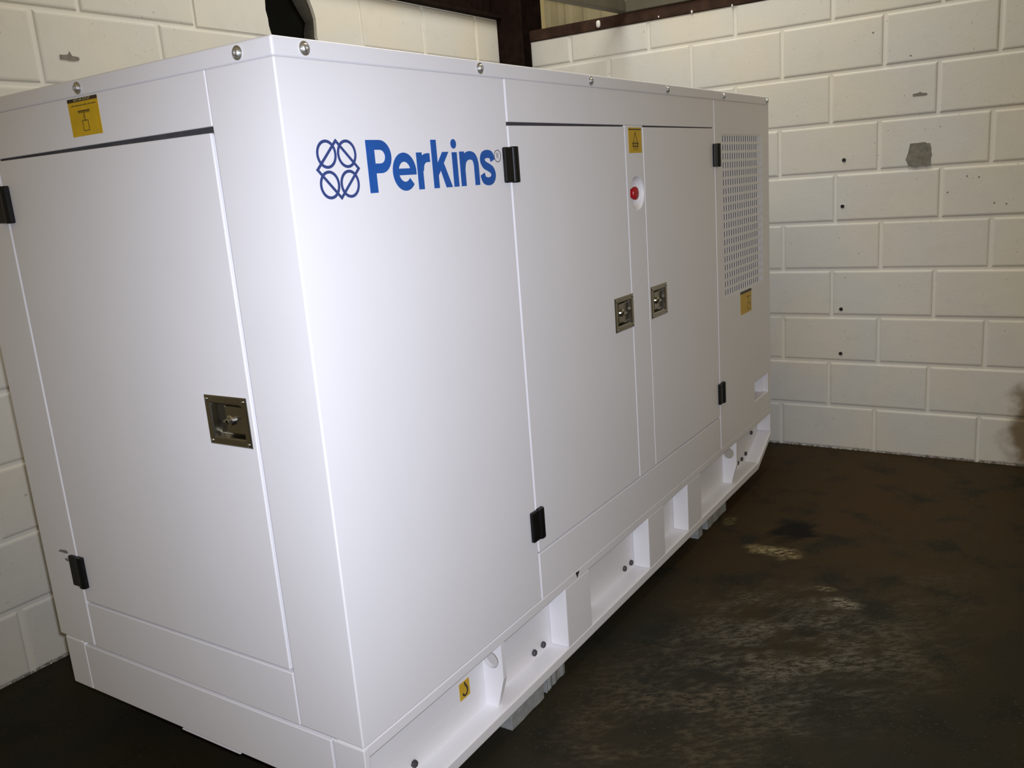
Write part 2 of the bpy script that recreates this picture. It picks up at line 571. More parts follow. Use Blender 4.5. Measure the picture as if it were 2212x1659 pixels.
for i, (y, z) in enumerate(((-0.209, 1.253), (-0.205, 1.065), (-0.203, 0.631), (-0.203, 0.436))):
    o = link('anchor_hole', plug_me, 'hole_dark', wb, loc=(XW - 0.001, y, z), rotz=-PI / 2)
    if i == 1:
        r_ = link('anchor_rim', rim_me, 'paint_drip', wb, loc=(XW, y, z), rotz=-PI / 2)
bm = bmesh.new()
add_disc_stack(bm, [(0.0035, 0.004), (0.0035, -0.001), (0.002, -0.002)], ident, 8)
nail_me = finish(bm, 'nail_hole')
for y, z in ((-0.314, 1.734), (-0.453, 1.629), (-0.666, 1.158), (-0.707, 1.152), (-0.763, 1.051), (-0.804, 1.046), (-0.60, 1.10)):
    link('nail_hole', nail_me, 'scuff_grey', wb, loc=(XW, y, z), rotz=-PI / 2)
bm = bmesh.new()
add_prism(bm, ragged([(0.512, 1.703), (0.513, 1.713), (0.535, 1.715), (0.541, 1.724), (0.547, 1.714), (0.569, 1.711), (0.566, 1.701), (0.54, 1.699)], 0.0015, 2), lambda x, z: (x, YW - 0.0015, z), lambda x, z: (x, YW + 0.004, z))
link('cement_chip', finish(bm, 'cement_chip'), 'raw_cement', wl)

# ------------------------------------------------------------------ steelwork over the walls
def steel_thing(name, label, cat, loc):
    e = bpy.data.objects.new(name, None)
    COL.objects.link(e)
    e.location = loc
    e.empty_display_size = 0.1
    return tag(e, label, cat)
t = steel_thing('steel_column', 'dark red-brown steel column in the corner where the two block walls meet', 'column', (2.87, 1.36, 0.0))
box('flange', 2.79, 2.805, 1.265, 1.47, 0, 2.35, 'red_oxide', t)
box('flange', 2.975, 2.99, 1.265, 1.47, 0, 2.35, 'red_oxide', t)
box('web', 2.805, 2.975, 1.36, 1.372, 0, 2.35, 'red_oxide', t)

t = steel_thing('steel_beam', 'dark steel beam lying on top of the left block wall', 'beam', (1.0, 1.44, WL_TOP))
box('flange', -1.0, 2.788, YW - 0.03, YW + 0.12, WL_TOP + 0.002, WL_TOP + 0.016, 'red_oxide', t)
box('flange', -1.0, 2.788, YW - 0.03, YW + 0.12, WL_TOP + 0.20, WL_TOP + 0.214, 'red_oxide', t)
box('web', -1.0, 2.788, YW + 0.04, YW + 0.05, WL_TOP + 0.016, WL_TOP + 0.20, 'red_oxide', t)

t = steel_thing('wall_rail', 'brown rusty steel angle along the top of the back wall', 'beam', (XW, 0, 1.93))
bm = bmesh.new()
add_prism(bm, [(XW - 0.004, 1.927), (XW + 0.09, 1.927), (XW + 0.09, 1.935), (XW + 0.006, 1.937), (XW + 0.004, 1.975), (XW - 0.004, 1.976)],
          lambda x, z: (x, -3.2, z), lambda x, z: (x, 1.262, z))
rail = link('angle', finish(bm, 'angle'), 'rust_beam', t, bevel=0.0015)
bm = bmesh.new()
add_disc_stack(bm, [(0.003, -0.010), (0.009, -0.008), (0.011, 0.0), (0.009, 0.008), (0.003, 0.010)], lambda u, d, v: (u * 0.6, d, v * 1.5), 12)
drip = finish(bm, 'paint_drip')
for y, z, s in ((0.885, 1.950, 1.0), (0.585, 1.934, 0.28), (0.43, 1.93, 0.4), (0.25, 1.925, 0.35), (0.12, 1.935, 0.3)):
    o = link('paint_drip', drip, 'paint_drip', t, loc=(XW - 0.006, y, z))
    o.scale = (s, s, s)

t = steel_thing('wall_cladding', 'pale ribbed metal cladding visible above the back wall', 'cladding', (XW + 0.12, 0.0, 1.93))
bm = bmesh.new()
prof = []
y = 1.19
while y > -3.2:
    prof += [(y, 0.0), (y - 0.062, 0.0), (y - 0.070, -0.016), (y - 0.090, -0.016)]
    y -= 0.098
va = [[bm.verts.new((XW + 0.13 + d + th, yy, z)) for yy, d in prof] for th, z in ((0, 1.936), (0, 2.6), (0.003, 2.6), (0.003, 1.936))]
for a, b_ in zip(va, va[1:] + va[:1]):
    for i in range(len(prof) - 1):
        bm.faces.new((a[i], a[i + 1], b_[i + 1], b_[i]))
link('ribbed_sheet', finish(bm, 'ribbed_sheet'), 'cladding_paint', t)
box('edge_strip', XW + 0.05, XW + 0.12, 1.172, 1.20, 1.976, 2.30, 'cladding_paint', t)

t = steel_thing('roof_purlin', 'grey-brown steel roof member crossing above the back wall', 'beam', (XW - 0.2, 0.5, 2.0))
# rafter foot: leg along the wall and leg rising towards the room
bm = bmesh.new()
add_prism(bm, [(0.785, 1.977), (-3.2, 1.977), (-3.2, 2.045), (0.72, 2.045)], lambda y, z: (XW - 0.012, y, z), lambda y, z: (XW + 0.05, y, z))
link('purlin', finish(bm, 'purlin'), 'roof_steel', t, bevel=0.003)
bm = bmesh.new()
add_prism(bm, [(XW - 0.012, 1.979), (XW - 0.012, 2.042), (XW - 0.9, 2.012), (XW - 0.9, 1.95)], lambda x, z: (x, 0.74, z), lambda x, z: (x, 0.785, z))
link('rafter', finish(bm, 'rafter'), 'roof_steel', t, bevel=0.003)

# ------------------------------------------------------------------ the generator
L, Wd, HT, ZB, ZL, ZS, ZD = 2.5243, 1.0067, 1.5142, 0.2674, 1.4834, 1.3944, 0.3860
X1, X2, X3, X4 = 0.6485, 1.2310, 1.3430, 1.9210
Y1g, Y2g = 0.1640, 0.8560
G = 0.0050            # panel gap
gen = steel_thing('generator', 'large white enclosed diesel generator set standing by the block walls', 'generator', (L / 2, Wd / 2, 0.049))
AY, AX = along_y(0.0), along_x(0.0)

core = bmesh.new()
add_box(core, 0.024, X4 + 0.02, 0.024, Wd - 0.024, ZB, ZL - 0.02)
add_box(core, X4 + 0.02, L - 0.02, 0.14, Wd - 0.024, ZB, ZL - 0.02)
add_box(core, X4 + 0.02, X4 + 0.035, 0.024, 0.14, ZB, ZL - 0.02)
add_box(core, L - 0.05, L - 0.02, 0.024, 0.14, ZB, ZL - 0.02)
link('inner_frame', finish(core, 'inner_frame'), 'white_paint', gen)

# folded corner panel at the near corner (side + end)
bm = bmesh.new()
tt = 0.022
add_prism(bm, [(0, 0), (X1 - G, 0), (X1 - G, tt), (tt, tt), (tt, Y1g), (0, Y1g)], lambda x, y: (x, y, ZB), lambda x, y: (x, y, ZL))
corner = link('corner_panel', finish(bm, 'corner_panel'), 'white_paint', gen, bevel=0.003, seg=3)
tag(corner, 'plain white folded corner panel carrying the blue lettering')
# other corner of the end (end strip + hidden long side)
bm = bmesh.new()
add_prism(bm, [(0, Y2g + G), (0, Wd), (L, Wd), (L, Wd - tt), (tt, Wd - tt), (tt, Y2g + G)], lambda x, y: (x, y, ZB), lambda x, y: (x, y, ZL))
rcorner = link('corner_panel', finish(bm, 'corner_panel'), 'white_paint', gen, bevel=0.003, seg=3)
box('rear_panel', L - tt, L, tt, Wd - tt, ZB, ZL, 'white_paint', gen)

# lid
bm = bmesh.new()
ov = 0.0012
add_box(bm, -ov, L + ov, -ov, Wd + ov, ZL, HT)
lid = link('lid', finish(bm, 'lid'), 'white_paint', gen, bevel=0.004, seg=3)
bm = bmesh.new()
add_disc_stack(bm, [(0.0112, 0.0), (0.0112, -0.0018), (0.0075, -0.0022), (0.0072, -0.0048), (0.0055, -0.0066), (0.0032, -0.0072), (0.0026, -0.0045)], ident, 20)
lid_bolt = finish(bm, 'lid_bolt')
for x in (0.066, 0.556, 1.043, 1.530, 2.016, 2.500):
    link('lid_bolt', lid_bolt, 'zinc', lid, loc=(x, -ov, 1.4985))
for y in (0.077, 0.522, 0.95):
    link('lid_bolt', lid_bolt, 'zinc', lid, loc=(-ov, y, 1.4975), rotz=-PI / 2)

# hinges
def make_hinge_meshes():
    bm_ = bmesh.new()
    add_box(bm_, -0.030, -0.0015, -0.010, 0.0, -0.0375, 0.0375)
    a = finish(bm_, 'hinge_leaf')
    bm_ = bmesh.new()
    add_prism(bm_, [(-0.0015, 0.0), (-0.0015, -0.009), (0.003, -0.0130), (0.010, -0.0140), (0.017, -0.0130), (0.022, -0.009), (0.022, 0.0)],
              lambda x, y: (x, y, -0.0385), lambda x, y: (x, y, 0.0385))
    b = finish(bm_, 'hinge_leaf')
    return a, b
leafA, leafB = make_hinge_meshes()
def hinge(parent, loc, rotz):
    link('hinge_leaf', leafA, 'black_plastic', parent, loc, rotz, bevel=0.003)
    link('hinge_leaf', leafB, 'black_plastic', parent, loc, rotz, bevel=0.0025)

# latches
LW, LH = 0.116, 0.095
def make_latch():
    bm_ = bmesh.new()
    rings = [(LW, LH, 0.001), (LW, LH, -0.0015), (LW - 0.004, LH - 0.004, -0.003), (LW - 0.026, LH - 0.026, -0.003), (LW - 0.031, LH - 0.031, -0.0005),
             (LW - 0.036, LH - 0.034, 0.014), (LW - 0.040, LH - 0.038, 0.0155)]
    R = [[bm_.verts.new((sx * w / 2, d, sz * h / 2)) for sx, sz in ((-1, -1), (1, -1), (1, 1), (-1, 1))] for w, h, d in rings]
    for a, c in zip(R, R[1:]):
        for k in range(4):
            bm_.faces.new((a[k], a[(k + 1) % 4], c[(k + 1) % 4], c[k]))
    bm_.faces.new(R[-1])
    dish = finish(bm_, 'latch_dish')
    bm_ = bmesh.new()
    add_prism(bm_, [(-0.022, 0.0145), (-0.017, 0.008), (0.034, 0.008), (0.037, 0.0145)], lambda x, y: (x, y, -0.026), lambda x, y: (x, y, 0.026))
    pad = finish(bm_, 'latch_paddle')
    bm_ = bmesh.new()
    add_disc_stack(bm_, [(0.010, 0.0085), (0.010, 0.004), (0.008, 0.002), (0.0055, 0.0015), (0.0055, -0.003), (0.003, -0.0045)], ident, 18)
    add_box(bm_, -0.010, 0.010, -0.0045, 0.001, -0.0022, 0.0022)
    knob = finish(bm_, 'latch_knob')
    bm_ = bmesh.new()
    add_disc_stack(bm_, [(0.0035, -0.002), (0.0032, -0.004), (0.0018, -0.0052)], ident, 10)
    riv = finish(bm_, 'rivet')
    return dish, pad, knob, riv
dish_me, pad_me, knob_me, riv_me = make_latch()
def latch(parent, loc, rotz):
    d = link('latch_dish', dish_me, 'steel', parent, loc, rotz)
    if 'label' not in d:
        d['label'] = 'recessed steel paddle latch'
    link('latch_paddle', pad_me, 'steel', parent, loc, rotz, bevel=0.0015)
    link('latch_knob', knob_me, 'bright_steel', parent, loc, rotz)
    c, s = math.cos(rotz), math.sin(rotz)
    for sx in (-1, 1):
        for sz in (-1, 1):
            ux = sx * (LW / 2 - 0.0075)
            link('rivet', riv_me, 'bright_steel', parent, (loc[0] + ux * c, loc[1] + ux * s, loc[2] + sz * (LH / 2 - 0.0075)), rotz)
def latch_hole(u, z):
    w, h = LW - 0.020, LH - 0.020
    return (u - w / 2, u + w / 2, z - h / 2, z + h / 2)

SG = 0.0085          # slot above the doors
# long side: header, two doors, pillar, sill
header = panel('header_panel', AY, X1, X4 - G, ZS, ZL, gen)
box('slot_shade', X1, X2, 0.006, 0.02, ZS - SG - 0.003, ZS - 0.0002, 'slot_shade_tone', gen, bevel=0)  # dark strip added in the slot to paint its shade
box('slot_shade', X3, X4 - G, 0.006, 0.02, ZS - SG - 0.003, ZS - 0.0002, 'slot_shade_tone', gen, bevel=0)
sill = panel('sill_panel', AY, X1, X4 - G, ZB, ZD, gen)
LA, LB = (1.1735, 0.890), (1.4135, 0.889)
door_a = panel('side_door', AY, X1, X2 - G, ZD + G, ZS - SG, gen, [latch_hole(*LA)])
def taper(o_, x0, x1, a, b_):
    for v in o_.data.vertices:
        if v.co.z > ZS - 0.03:
            v.co.z += a + (b_ - a) * (v.co.x - x0) / (x1 - x0)
taper(door_a, X1, X2, 0.001, 0.0045)
tag(door_a, 'white side door nearer the lettering')
latch(door_a, (LA[0], 0, LA[1]), 0)
hinge(door_a, (X1 - 0.002, 0, 1.304), 0)
hinge(door_a, (X1 - 0.002, 0, 0.466), 0)
door_b = panel('side_door', AY, X3 + G * 0.6, X4 - G, ZD + G, ZS - SG, gen, [latch_hole(*LB)])
taper(door_b, X3, X4, 0.0042, 0.0058)
tag(door_b, 'white side door beside the punched air grille')
latch(door_b, (LB[0], 0, LB[1]), 0)
hinge(door_b, (X4 + 0.006, 0, 1.304), 0)
hinge(door_b, (X4 + 0.006, 0, 0.476), 0)

# pillar with emergency-stop cup
PCX, PCZ, PR = 1.293, 1.211, 0.047
sq = 0.050
bm = bmesh.new()
grid_panel(bm, X2, X3 - 0.002, ZD + G, ZS - 0.0005, [(PCX - sq, PCX + sq, PCZ - sq, PCZ + sq)], 0.022, AY)
n = 32
angs = [2 * PI * k / n for k in range(n)]
def sqp(a):
    c, s = math.cos(a), math.sin(a)
    k = sq / max(abs(c), abs(s))
    return (PCX + c * k, PCZ + s * k)
rings = [[bm.verts.new((sqp(a)[0], 0.0, sqp(a)[1])) for a in angs]]
for r, d in ((PR, 0.0), (PR - 0.002, 0.0012), (PR - 0.006, 0.007), (PR - 0.013, 0.0135), (PR - 0.022, 0.018), (PR - 0.034, 0.020)):
    rings.append([bm.verts.new((PCX + r * math.cos(a), d, PCZ + r * math.sin(a))) for a in angs])
for a, b_ in zip(rings, rings[1:]):
    for k in range(n):
        bm.faces.new((a[k], a[(k + 1) % n], b_[(k + 1) % n], b_[k]))
bm.faces.new(rings[-1])
pillar = link('centre_pillar', finish(bm, 'centre_pillar'), 'white_paint', gen)
tag(pillar, 'narrow white pillar between the doors with a round recess')
bm = bmesh.new()
add_disc_stack(bm, [(0.013, 0.020), (0.013, 0.012), (0.018, 0.011), (0.0185, 0.006), (0.017, 0.003), (0.012, 0.0015), (0.004, 0.001)], ident, 24)
o = link('stop_button', finish(bm, 'stop_button'), 'red_plastic', pillar, (PCX, 0, PCZ), smooth_=False)
tag(o, 'red emergency stop button')

# far side panel with grille opening and lifting pocket
GX0, GX1, GZ0, GZ1 = 1.995, 2.432, 0.811, 1.372
NX0, NX1, NZ0, NZ1 = 2.312, 2.484, 0.345, 0.424
fpanel = panel('grille_panel', AY, X4, L, ZB, ZL, gen, [(GX0, GX1, GZ0, GZ1), (NX0, NX1, NZ0, NZ1)])
tag(fpanel, 'white side panel with punched air grille at the far end')
bm = bmesh.new()
NXh, NZh = 18, 19
px, pz = (GX1 - GX0) / NXh, (GZ1 - GZ0) / NZh
holes = []
for i in range(NXh):
    for j in range(NZh):
        holes.append((GX0 + px * (i + 0.10), GX0 + px * (i + 0.70), GZ0 + pz * (j + 0.17), GZ0 + pz * (j + 0.87)))
grid_panel(bm, GX0, GX1, GZ0, GZ1, holes, 0.0022, along_y(0.0005))
o = link('air_grille', finish(bm, 'air_grille'), 'white_paint', fpanel)
tag(o, 'white grille of small upright slots')
box('grille_cheek', GX1 - 0.004, GX1 + 0.012, 0.0035, 0.022, GZ0 - 0.01, GZ1 + 0.01, 'white_paint', fpanel, bevel=0)
box('acoustic_foam', GX0 - 0.02, GX1 + 0.006, 0.019, 0.09, GZ0 - 0.01, GZ1 + 0.01, 'dark_foam', fpanel, bevel=0)
# white liner behind the pocket
bm = bmesh.new()
add_box(bm, NX0 - 0.012, NX1 + 0.012, 0.10, 0.11, NZ0 - 0.012, NZ1 + 0.012)
add_box(bm, NX0 - 0.012, NX0 - 0.001, 0.022, 0.10, NZ0 - 0.012, NZ1 + 0.012)
add_box(bm, NX1 - 0.004, NX1 + 0.012, 0.022, 0.10, NZ0 - 0.012, NZ1 + 0.012)
add_box(bm, NX0 - 0.001, NX1 + 0.001, 0.022, 0.10, NZ0 - 0.012, NZ0)
add_box(bm, NX0 - 0.001, NX1 + 0.001, 0.022, 0.10, NZ1, NZ1 + 0.012)
link('pocket_liner', finish(bm, 'pocket_liner'), 'white_paint', fpanel)

# short end: header, door, sill
EG = 0.0075
eheader = panel('header_panel', AX, Y1g + 0.001, Y2g, ZS, ZL, gen)
box('slot_shade', 0.007, 0.02, Y1g + 0.001, Y2g, ZS - 0.013, ZS - 0.0002, 'slot_shade_tone', gen, bevel=0)  # same painted slot shade above the end door
esill = panel('sill_panel', AX, Y1g + 0.003, Y2g, ZB, ZD - 0.006, gen)
LE = (0.2395, 0.879)
bm = bmesh.new()
grid_panel(bm, Y1g + EG, Y2g, ZD, ZS - 0.010, [latch_hole(*LE)], 0.022, AX)
for v in bm.verts:                       # the door hangs slightly out of square: gap wider on the latch side
    if v.co.z > ZS - 0.02:
        v.co.z += 0.006 * (v.co.y - Y1g) / (Y2g - Y1g)
edoor = link('end_door', finish(bm, 'end_door'), 'white_paint', gen, bevel=0.002)
tag(edoor, 'white door in the short end of the enclosure')
latch(edoor, (0, LE[0], LE[1]), -PI / 2)
hinge(edoor, (0, Y2g - 0.004, 1.301), -PI / 2)
hinge(edoor, (0, Y2g - 0.004, 0.463), -PI / 2)

# scuffs and chips
def flat_end(name, pts, mat, parent, th=0.0006):
    bm_ = bmesh.new()
    add_prism(bm_, pts, lambda y, z: (-th, y, z), lambda y, z: (0.001, y, z))
    return link(name, finish(bm_, name), mat, parent)
def flat_side(name, pts, mat, parent, th=0.0006, y0=0.0):
    bm_ = bmesh.new()
    add_prism(bm_, pts, lambda x, z: (x, y0 - th, z), lambda x, z: (x, y0 + 0.001, z))
    return link(name, finish(bm_, name), mat, parent)
flat_end('paint_scuff', ragged([(0.937, 0.499), (0.925, 0.505), (0.905, 0.507), (0.892, 0.503), (0.90, 0.499), (0.915, 0.497)], 0.0012, 2), 'scuff_grey', rcorner)
flat_end('paint_scuff', ragged([(0.915, 0.482), (0.905, 0.486), (0.897, 0.481), (0.906, 0.477)], 0.0012, 2), 'scuff_grey', rcorner)

# ------------------------------------------------------------------ lettering and emblem
LIFT = [0.0006]
def f0s(x, z): return (x, -LIFT[0], z)
def f1s(x, z): return (x, 0.001, z)
def circ(cx, cz, rx, rz, a0=0, a1=360, n=36, end=False):
    m_ = n + 1 if end else n
    return [(cx + rx * math.cos(math.radians(a0 + (a1 - a0) * k / n)), cz + rz * math.sin(math.radians(a0 + (a1 - a0) * k / n))) for k in range(m_)]
def letter(build, mat='blue_ink', name='logo_letter'):
    bm_ = bmesh.new()
    LIFT[0] = 0.0006
    build(bm_)
    me_ = bpy.data.meshes.new(name)
    bmesh.ops.recalc_face_normals(bm_, faces=bm_.faces)
    bm_.to_mesh(me_); bm_.free()
    return link(name, me_, mat, corner)
def st(b, pts, hw, closed=False):
    LIFT[0] += 0.00008
    add_stroke(b, pts, hw, f0s, f1s, closed)
def pg(b, pts):
    LIFT[0] += 0.00008
    add_prism(b, pts, f0s, f1s)
def rc(b, x0, x1, z0, z1): pg(b, [(x0, z0), (x1, z0), (x1, z1), (x0, z1)])
B0, XH, CH = 1.2665, 1.3345, 1.3575
def gP(b):
    rc(b, 0.1865, 0.2075, B0, CH)
    st(b, [(0.200, CH - 0.0085)] + circ(0.222, (CH + 1.300) / 2, 0.0215, (CH - 1.300) / 2 - 0.0085, 90, -90, 16, True) + [(0.200, 1.3085)], 0.0085)
def ge(b):
    st(b, circ(0.286, 1.3005, 0.0255, 0.0262, 0, 318, 30, True), 0.0082)
    rc(b, 0.264, 0.3195, 1.2945, 1.3065)
def gr(b):
    rc(b, 0.3235, 0.3405, B0, XH)
    st(b, catmull([(0.3345, 1.302), (0.3385, 1.3155), (0.349, 1.3235), (0.364, 1.3245)]), 0.0082)
def gk(b):
    rc(b, 0.3705, 0.3875, B0, CH)
    pg(b, [(0.386, 1.2885), (0.425, XH), (0.4045, XH), (0.386, 1.312)])
    pg(b, [(0.4095, B0), (0.430, B0), (0.4045, 1.3185), (0.3935, 1.3045)])
def gi(b):
    rc(b, 0.4355, 0.4525, B0, XH - 0.001)
    pg(b, circ(0.4435, 1.3495, 0.0092, 0.0092, 0, 360, 24))
def gn(b):
    rc(b, 0.4605, 0.4775, B0, XH)
    st(b, catmull([(0.4695, 1.302), (0.474, 1.316), (0.4845, 1.3245), (0.498, 1.3265), (0.5105, 1.3225), (0.5165, 1.310), (0.5172, 1.29), (0.5172, B0)]), 0.0084)
def gs(b):
    st(b, catmull([(0.5785, 1.3145), (0.5735, 1.3255), (0.559, 1.3285), (0.5445, 1.325), (0.5405, 1.3155), (0.5475, 1.3065), (0.560, 1.3015), (0.5735, 1.295), (0.578, 1.2845), (0.571, 1.275), (0.557, 1.2725), (0.543, 1.2765), (0.5375, 1.288)]), 0.0083)
for g_ in (gP, ge, gr, gk, gi, gn, gs):
    letter(g_)
def gring(b): st(b, circ(0.5985, 1.3235, 0.0122, 0.0122, 0, 360, 32), 0.0009, True)
letter(gring, 'grey_ink', 'registered_mark')
me = text_mesh('R', 0.0175)
o = link('registered_mark', me, 'grey_ink', corner, (0.5985, -0.0004, 1.3235))
o.rotation_euler = (PI / 2, 0, 0)
def gemb(b):
    for cx, cz in ((0.0888, 1.3348), (0.1372, 1.3348), (0.0888, 1.2850), (0.1372, 1.2850)):
        st(b, circ(cx, cz, 0.0209, 0.0211, 0, 360, 40), 0.0025, True)
    st(b, [(0.113, 1.3565), (0.1625, 1.3100), (0.113, 1.2625), (0.0640, 1.3100)], 0.0024, True)
o = letter(gemb, 'emblem_ink', 'logo_emblem')
tag(o, 'blue outline emblem of four circles threaded by a diamond')

# ------------------------------------------------------------------ stickers
def sticker_side(name, x0, x1, z0, z1, parent, y0=0.0, th=0.0005):
    return flat_side(name, [(x0, z0), (x1, z0), (x1, z1), (x0, z1)], 'yellow_vinyl', parent, th, y0)
# end header: hot air outlet
s1 = flat_end('warning_sticker', [(0.469, 1.4125), (0.565, 1.4125), (0.565, 1.4805), (0.469, 1.4805)], 'yellow_vinyl', eheader, 0.0005)
tag(s1, 'yellow hot air outlet warning sticker')
def end_mark(build, mat, parent, name='printed_mark'):
    bm_ = bmesh.new()
    build(bm_)
    bmesh.ops.recalc_face_normals(bm_, faces=bm_.faces)
    me_ = bpy.data.meshes.new(name); bm_.to_mesh(me_); bm_.free()
    return link(name, me_, mat, parent)
fe0 = lambda y, z: (-0.0008, y, z)
fe1 = lambda y, z: (-0.0003, y, z)
def er(b, y0, y1, z0, z1): add_prism(b, [(y0, z0), (y1, z0), (y1, z1), (y0, z1)], fe0, fe1)
def printed(b):
    er(b, 0.469, 0.565, 1.4740, 1.4805)
    er(b, 0.498, 0.536, 1.4560, 1.4580)
    for k in range(9):
        er(b, 0.500 + k * 0.004, 0.502 + k * 0.004, 1.4530, 1.4555)
    er(b, 0.516, 0.5178, 1.4395, 1.456)
    er(b, 0.5205, 0.5212, 1.441, 1.451)
    add_stroke(b, [(0.508, 1.4395), (0.526, 1.4395), (0.526, 1.4215), (0.508, 1.4215)], 0.0006, fe0, fe1, True)
    x = 0.476
    random.seed(3)
    while x < 0.556:
        w = random.uniform(0.001, 0.0035)
        er(b, x, x + w, 1.4665, 1.4665 + random.uniform(0.0012, 0.0022))
        x += w + random.uniform(0.0008, 0.002)
end_mark(printed, 'black_ink', s1)
me = text_mesh('HOT AIR OUTLET', 0.0068, 0.0)
o = link('sticker_lettering', me, 'pale_ink', s1, (-0.0010, 0.517, 1.4772))
o.rotation_euler = (PI / 2, 0, -PI / 2)
# pillar sticker
s2 = sticker_side('warning_sticker', 1.250, 1.334, 1.3205, 1.3885, pillar)
tag(s2, 'small yellow warning sticker')
def side_mark(build, mat, parent, y0):
    f0_ = lambda x, z: (x, y0 - 0.0008, z)
    f1_ = lambda x, z: (x, y0 - 0.0003, z)
    bm_ = bmesh.new()
    build(bm_, f0_, f1_)
    bmesh.ops.recalc_face_normals(bm_, faces=bm_.faces)
    me_ = bpy.data.meshes.new('printed_mark'); bm_.to_mesh(me_); bm_.free()
    return link('printed_mark', me_, mat, parent)
def mk2(b, f0_, f1_):
    add_stroke(b, [(1.293, 1.376), (1.311, 1.338), (1.275, 1.338)], 0.0012, f0_, f1_, True)
    for x in (1.282, 1.293, 1.304):
        add_stroke(b, [(x, 1.352), (x, 1.327)], 0.0012, f0_, f1_)
    add_stroke(b, [(1.272, 1.346), (1.314, 1.346)], 0.0010, f0_, f1_)
    add_stroke(b, [(1.252, 1.3835), (1.332, 1.3835)], 0.0014, f0_, f1_)
side_mark(mk2, 'black_ink', s2, 0.0)
# far sticker below grille
s3 = sticker_side('warning_sticker', 2.157, 2.284, 0.718, 0.805, fpanel)
tag(s3, 'yellow warning sticker with dark heading under the grille')
def mk3(b, f0_, f1_):
    add_prism(b, [(2.157, 0.795), (2.284, 0.795), (2.284, 0.805), (2.157, 0.805)], f0_, f1_)
    add_stroke(b, [(2.235, 0.752), (2.268, 0.752), (2.268, 0.730), (2.235, 0.730)], 0.0009, f0_, f1_, True)
    add_stroke(b, [(2.250, 0.752), (2.250, 0.776)], 0.001, f0_, f1_)
    add_stroke(b, [(2.230, 0.778), (2.272, 0.778)], 0.0013, f0_, f1_)
side_mark(mk3, 'black_ink', s3, 0.0)

